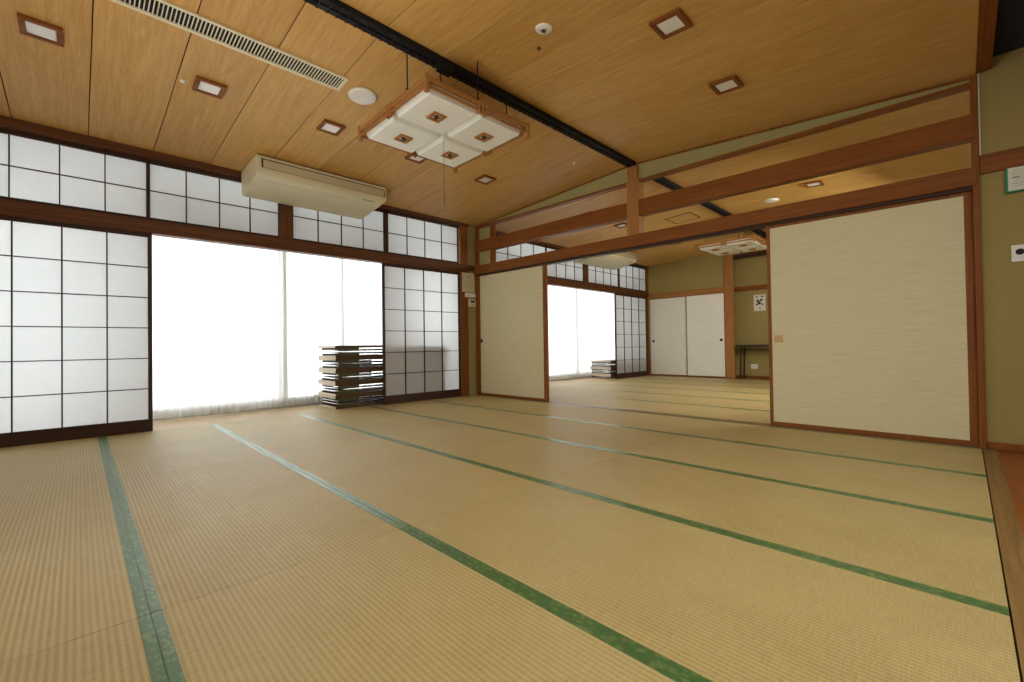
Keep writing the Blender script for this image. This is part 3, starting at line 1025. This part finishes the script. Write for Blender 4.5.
# ------------------------------------------------------------------ air conditioners
def make_ac(label):
    x0, x1 = 1.315, 2.785
    t = thing('hanging_air_conditioner', label, 'air conditioner', ((x0 + x1) / 2, 5.40, 2.50), 'ceiling air conditioners')
    prof = [(5.105, 2.838), (5.080, 2.828), (5.065, 2.668), (5.085, 2.632), (5.14, 2.612), (5.52, 2.532), (5.60, 2.526), (5.66, 2.540), (5.680, 2.575), (5.680, 2.812)]
    MB(lambda x, y, z: (x - 0.085 * min(1, max(0, (2.67 - z) / 0.13)) if x > 2 else x, y, z)).prism(prof, x0, x1).build('housing', M['ac'], t, 0.010, False, 3)
    # intake panel on the front
    def front(z):
        return 5.065 + (z - 2.668) / 0.16 * 0.015
    def slab(xa, xb, za, zb, d0, d1):
        return MB().hexa([(xa, front(za) - d1, za), (xb, front(za) - d1, za), (xb, front(za) - d0, za), (xa, front(za) - d0, za)],
                         [(xa, front(zb) - d1, zb), (xb, front(zb) - d1, zb), (xb, front(zb) - d0, zb), (xa, front(zb) - d0, zb)])
    slab(x0 + 0.045, x1 - 0.025, 2.700, 2.800, -0.002, 0.0010).build('slot', M['blackp'], t)
    slab(x0 + 0.062, x1 - 0.040, 2.704, 2.789, -0.002, 0.006).build('intake_panel', M['ac2'], t, 0.003)
    # outlet flap under the belly
    mb = MB()
    mb.hexa([(x0 + 0.10, 5.17, 2.6015), (x1 - 0.10, 5.17, 2.6015), (x1 - 0.16, 5.45, 2.5425), (x0 + 0.10, 5.45, 2.5425)],
            [(x0 + 0.10, 5.17, 2.612), (x1 - 0.10, 5.17, 2.612), (x1 - 0.16, 5.45, 2.553), (x0 + 0.10, 5.45, 2.553)])
    mb.build('flap', M['ac'], t, 0.003)
    # maker's mark: a row of small grey letters' shapes
    mb = MB()
    for q in range(7):
        xx = x1 - 0.30 + q * 0.020
        zz = 2.622 if q % 2 else 2.624
        yy = 5.098
        mb.box(xx, xx + 0.012, yy - 0.004, yy + 0.012, zz - 0.004, zz + 0.002)
    mb.build('maker_mark', M['print'], t)
    # hangers up to the boards
    mb = MB()
    for x in (x0 + 0.12, x1 - 0.12):
        mb.hexa([(x - 0.03, 5.2, 2.80), (x + 0.03, 5.2, 2.80), (x + 0.03, 5.6, 2.80), (x - 0.03, 5.6, 2.80)], [(x - 0.03, 5.2, zc(5.2) - 0.0005), (x + 0.03, 5.2, zc(5.2) - 0.0005), (x + 0.03, 5.6, zc(5.6) - 0.0005), (x - 0.03, 5.6, zc(5.6) - 0.0005)])
    mb.build('bracket', M['ac2'], t)
    return t


ac = make_ac('long cream ceiling-hung air conditioner above the front-room window')
copy_tree(ac, 'cream ceiling-hung air conditioner in the far room, behind the tie beam', (ac.location.x + PER, ac.location.y, ac.location.z))


# ------------------------------------------------------------------ stacked folding tables
TL, TWD, BT, LEGH = 1.75, 0.58, 0.033, 0.051
HT = BT + LEGH


def make_table(label, group):
    """table with its legs folded: board on top at HT, legs below; origin at mid underside"""
    t = thing('folding_table', label, 'folding table', (0, 0, 0), group)
    L2, W2 = TL / 2, TWD / 2
    b = MB().box(-L2 + 0.006, L2 - 0.006, -W2, W2, LEGH, HT).build('board', M['tabtop'], t, 0.004)
    for s in (-1, 1):
        xa, xb = (s * L2, s * (L2 - 0.0055))
        MB().box(min(xa, xb), max(xa, xb), -W2, W2, LEGH, HT).build('end_band', M['tabend'], b, 0.002)
    for s in (-1, 1):
        # side aprons near the end carry the hinge
        for sy in (-1, 1):
            y0 = sy * (W2 - 0.012)
            y1 = sy * (W2 - 0.032)
            xa, xb = s * (L2 - 0.05), s * (L2 - 0.34)
            MB().box(min(xa, xb), max(xa, xb), min(y0, y1), max(y0, y1), LEGH - 0.044, LEGH).build('hinge_bracket', M['olive'], t, 0.003)
        # bent tube leg pair, folded flat
        w = W2 - 0.055
        xo, xi = s * (L2 - 0.035), s * (L2 - 0.74)
        r = 0.05
        pts = [(xi, -w, 0.020)]
        pts.append((xo - s * r, -w, 0.020))
        for k in range(1, 7):
            a = k / 6 * PI / 2
            pts.append((xo - s * r + s * r * math.sin(a), -w + r - r * math.cos(a), 0.020))
        pts.append((xo, w - r, 0.020))
        for k in range(1, 7):
            a = k / 6 * PI / 2
            pts.append((xo - s * r + s * r * math.cos(a), w - r + r * math.sin(a), 0.020))
        pts.append((xi, w, 0.020))
        leg = MB().tube(pts, 0.0125, 10).build('leg', M['chrome'], t, 0, True)
        mb = MB()
        for sy in (-1, 1):
            mb.tube([(xi, sy * w, 0.020), (xi - s * 0.03, sy * w, 0.020)], 0.0145, 10)
            mb.tube([(xo - s * 0.12, sy * w, 0.020), (xo - s * 0.16, sy * w, 0.020)], 0.0150, 10)
        mb.build('rubber_foot', M['blackp'], leg)
        MB().box(min(xo - s * .10, xo - s * .125), max(xo - s * .10, xo - s * .125), -w + 0.02, w - 0.02, 0.034, LEGH).build('cross_bar', M['black'], t, 0.002)
    return t


def stack(cx, y0, flips, where, group):
    """flips runs from the floor up: True lies on its top with the legs up"""
    proto = None
    n = len(flips)
    z = 0.001
    for i, fl in enumerate(flips):
        from_top = n - 1 - i
        pos = 'topmost' if from_top == 0 else ('lowest' if i == 0 else ORD[from_top] + ' from top')
        lab = 'folded low table, %s of %s' % (pos, where)
        jx = random.uniform(-0.006, 0.006)
        if fl:
            loc, rot = (cx + jx, y0, z + HT), (PI, 0, 0)
        else:
            loc, rot = (cx + jx, y0, z), (0, 0, 0)
        z += HT + 0.0006
        if proto is None:
            proto = make_table(lab, group)
            proto.location = loc; proto.rotation_euler = rot
        else:
            copy_tree(proto, lab, loc, rot)


stack(2.42 + TL / 2, 6.105, [True, False] * 5, 'the tall stack at the front-room window', 'folding tables at the front window')
stack(8.95 + TL / 2, 6.115, [False, True, False, True, False], 'the short stack at the far-room window', 'folding tables at the far window')


# ------------------------------------------------------------------ notices and controls by the window corner
def lines_on_y(mb, x0, x1, y, zs, rnd, h=0.004):
    for z in zs:
        a = x0 + rnd.uniform(0, 0.02); b = x1 - rnd.uniform(0, (x1 - x0) * 0.4)
        mb.box(a, b, y - 0.0008, y, z - h / 2, z + h / 2)


def lines_on_x(mb, y0, y1, x, zs, rnd, h=0.004):
    for z in zs:
        a = y0 + rnd.uniform(0, (y1 - y0) * 0.3); b = y1 - rnd.uniform(0, 0.02)
        mb.box(x - 0.0008, x, a, b, z - h / 2, z + h / 2)


rnd = random.Random(2)
yf = YW - 0.045
t = thing('wall_notice', 'pale paper notice pinned beside the window corner post', 'notice', (4.60, yf, 1.71))
MB().box(4.475, 4.735, yf - 0.006, yf - 0.001, 1.705, 2.025).build('sheet', M['sheetp'], t, 0.001)
mb = MB(); lines_on_y(mb, 4.56, 4.68, yf - 0.006, [1.955, 1.962], rnd, 0.006); lines_on_y(mb, 4.51, 4.70, yf - 0.006, [1.88 - 0.03 * q for q in range(4)], rnd, 0.003)
mb.build('print', M['print'], t)
t = thing('control_box', 'small white control box directly under the pale notice', 'wall control', (4.63, yf, 1.62))
MB().box(4.53, 4.735, yf - 0.030, yf, 1.622, 1.690).build('case', M['white'], t, 0.005)
MB().box(4.545, 4.60, yf - 0.032, yf - 0.030, 1.64, 1.672).build('label_plate', M['sheetp'], t, 0.001)
t = thing('remote_controller', 'wall controller with dark display, lowest at the window corner', 'wall control', (4.67, yf, 1.47))
MB().box(4.610, 4.735, yf - 0.028, YW - 0.0145, 1.470, 1.595).build('case', M['cream'], t, 0.005)
MB().box(4.630, 4.715, yf - 0.030, yf - 0.028, 1.535, 1.570).build('display', M['blackp'], t, 0.001)
mb = MB()
for q in range(3):
    mb.box(4.634 + q * 0.028, 4.652 + q * 0.028, yf - 0.0305, yf - 0.028, 1.495, 1.508)
mb.build('button', M['print'], t, 0.001)

# ------------------------------------------------------------------ right wall: framed sheet and switch plate
xf = XP - 0.005
t = thing('framed_notice', 'pale notice board with green edge on the right wall', 'notice board', (xf, -0.42, 1.86))
ya, yb = -0.62, -0.232
mb = MB()
for a in ((ya, yb, 1.845, 1.857), (ya, yb, 2.062, 2.074), (ya, ya + 0.012, 1.857, 2.062), (yb - 0.012, yb, 1.857, 2.062)):
    mb.box(xf - 0.024, xf, *a)
mb.build('frame', M['green'], t, 0.002)
MB().box(xf - 0.022, xf - 0.002, ya + 0.008, yb - 0.010, 1.853, 2.066).build('sheet', M['sheetw'], t)
mb = MB()
lines_on_x(mb, ya + 0.05, yb - 0.03, xf - 0.022, [2.035 - 0.0165 * q for q in range(10)], rnd, 0.003)
mb.box(xf - 0.023, xf - 0.022, -0.300, -0.262, 1.944, 1.952)
mb.build('print', M['print'], t)
t = thing('switch_plate', 'white plate with round black socket on the right wall', 'switch plate', (xf, -0.30, 1.35))
MB().box(xf - 0.010, xf, -0.345, -0.250, 1.350, 1.470).build('plate', M['white'], t, 0.003)
MB().lathe([(0.0, 0.004), (0.019, 0.004), (0.022, 0.0), (0.022, -0.003)], (xf - 0.010, -0.292, 1.420), 24, Vector((-1, 0, 0)), Vector((0, 0, 1))).build('socket', M['black'], t)

# ------------------------------------------------------------------ alcove of the far room
xa = XF + 0.22
t = thing('wall_notice', 'small white pictogram sheet on the alcove wall above the black desk', 'notice', (xa, 3.15, 1.50))
MB().box(xa - 0.006, xa, 3.035, 3.275, 1.515, 1.875).build('sheet', M['sheetw'], t, 0.001)
mb = MB()
for y, z, r in ((3.21, 1.83, .018), (3.10, 1.83, .022), (3.19, 1.74, .030), (3.12, 1.755, .028), (3.16, 1.69, .034), (3.21, 1.66, .022), (3.10, 1.66, .02), (3.15, 1.57, .014)):
    mb.lathe([(0, 0.0012), (r, 0.0012), (r, 0)], (xa - 0.006, y, z), 14, Vector((-1, 0, 0)), Vector((0, 0, 1)))
mb.build('print', M['printd'], t)
t = thing('wall_outlet', 'white wall outlet low on the alcove wall under the desk', 'outlet', (xa, 3.3, 0.26))
MB().box(xa - 0.010, xa, 3.22, 3.36, 0.225, 0.325).build('plate', M['white'], t, 0.003)
mb = MB()
for q in (3.265, 3.285, 3.305, 3.325):
    mb.box(xa - 0.011, xa - 0.0095, q - 0.003, q + 0.003, 0.265, 0.285)
mb.build('slot', M['black'], t)

t = thing('desk', 'narrow black folding desk in the alcove of the far room', 'desk', (XF + 0.02, 2.75, 0.0))
dx0, dx1, dy0, dy1 = XF - 0.16, XF + 0.18, 1.95, 3.56
MB().box(dx0, dx1, dy0, dy1, 0.728, 0.766).build('desktop', M['blackp'], t, 0.004)
for y in (dy1 - 0.10, dy0 + 0.10):
    s = 1 if y > 2.7 else -1
    for x in (dx0 + 0.04, dx1 - 0.04):
        MB().tube([(x, y, 0.735), (x, y + s * 0.02, 0.012)], 0.0125, 10).build('leg', M['black'], t, 0, True)
    MB().tube([(dx0 + 0.05, y, 0.66), (dx1 - 0.05, y, 0.66)], 0.008, 8).build('brace', M['black'], t, 0, True)
for x in (dx0 + 0.04,):
    MB().tube([(x, dy0 + 0.1, 0.655), (x, dy1 - 0.1, 0.655)], 0.009, 8).build('rail', M['black'], t, 0, True)

# ------------------------------------------------------------------ outside: terrace under an overcast sky
struct(MB().box(XB - 0.1, XF + 0.4, YG + 0.1, YG + 1.25, 2.92, 3.02).build('shading_eave', M['outer']))  # unseen overhang, added to keep sky light off the transom paper
struct(MB().box(-14, 22, YG + 0.1, 26, -0.40, -0.18).build('terrace', M['concrete']))

# ------------------------------------------------------------------ light
SKY = 12.0
REAR = 52.0
CORR = 72.0
FAR = 72.0
CEIL_FILL = 24.0
w = bpy.data.worlds.new('overcast sky')
SC.world = w
w.use_nodes = True
nt = w.node_tree
nt.nodes.clear()
wo = nt.nodes.new('ShaderNodeOutputWorld')
bg = nt.nodes.new('ShaderNodeBackground')
bg.inputs['Color'].default_value = (0.97, 0.985, 1.0, 1)
bg.inputs['Strength'].default_value = SKY
nt.links.new(bg.outputs[0], wo.inputs[0])


def area(name, loc, target, sx, sy, power, col):
    l = bpy.data.lights.new(name, 'AREA')
    l.shape = 'RECTANGLE'; l.size = sx; l.size_y = sy
    l.energy = power; l.color = col
    o = bpy.data.objects.new(name, l)
    COL.objects.link(o)
    o.location = loc
    d = Vector(target) - Vector(loc)
    o.rotation_euler = d.to_track_quat('-Z', 'Y').to_euler()
    return o


# soft fill added in front of the closed rear wall, behind the viewer
area('rear_fill', (XB + 0.05, 2.85, 1.25), (3.0, 2.85, 1.1), 4.5, 1.7, REAR, (1.0, 0.97, 0.92))

o = area('corridor_fill', (1.2, -1.15, 2.70), (2.2, 1.4, 0.0), 3.6, 1.0, CORR, (1.0, 0.96, 0.88))  # unseen fill added on the corridor side to brighten the tatami
o.data.spread = math.radians(130)
o = area('ceiling_fill', (-0.8, 2.2, 0.45), (2.3, 3.2, 2.95), 1.2, 1.2, CEIL_FILL, (1.0, 0.96, 0.90))  # unseen fill added to brighten the middle of the ceiling
o.data.spread = math.radians(125)
o = area('far_room_fill', (6.9, 0.25, 2.40), (7.8, 4.0, 0.0), 2.6, 0.6, FAR, (1.0, 0.96, 0.88))  # fill added for the far room, hidden behind the wide cream door
o.data.spread = math.radians(140)

# ------------------------------------------------------------------ camera
F = 0.86389826
yaw, pit, rol = 0.79556938, 0.0124011, -0.01416846
f = Vector((math.cos(yaw) * math.cos(pit), math.sin(yaw) * math.cos(pit), math.sin(pit)))
r = Vector((math.sin(yaw), -math.cos(yaw), 0))
u = r.cross(f)
r2 = r * math.cos(rol) + u * math.sin(rol)
u2 = -r * math.sin(rol) + u * math.cos(rol)
cd = bpy.data.cameras.new('camera')
cam = bpy.data.objects.new('camera', cd)
COL.objects.link(cam)
mw = Matrix(((r2.x, u2.x, -f.x, 0), (r2.y, u2.y, -f.y, 0), (r2.z, u2.z, -f.z, 0.8), (0, 0, 0, 1)))
cam.matrix_world = mw
cd.sensor_width = 36.0
cd.lens = 36.0 * F / 2
cd.clip_start = 0.02
SC.camera = cam

# ------------------------------------------------------------------ picture settings
vs = SC.view_settings
vs.view_transform = 'Standard'
vs.look = 'None'
vs.gamma = 1.0
vs.use_curve_mapping = False
vs.exposure = 0.0
cy = SC.cycles
cy.use_denoising = True
cy.max_bounces = 10
cy.diffuse_bounces = 6
cy.transmission_bounces = 6
cy.transparent_max_bounces = 12
cy.sample_clamp_indirect = 8.0
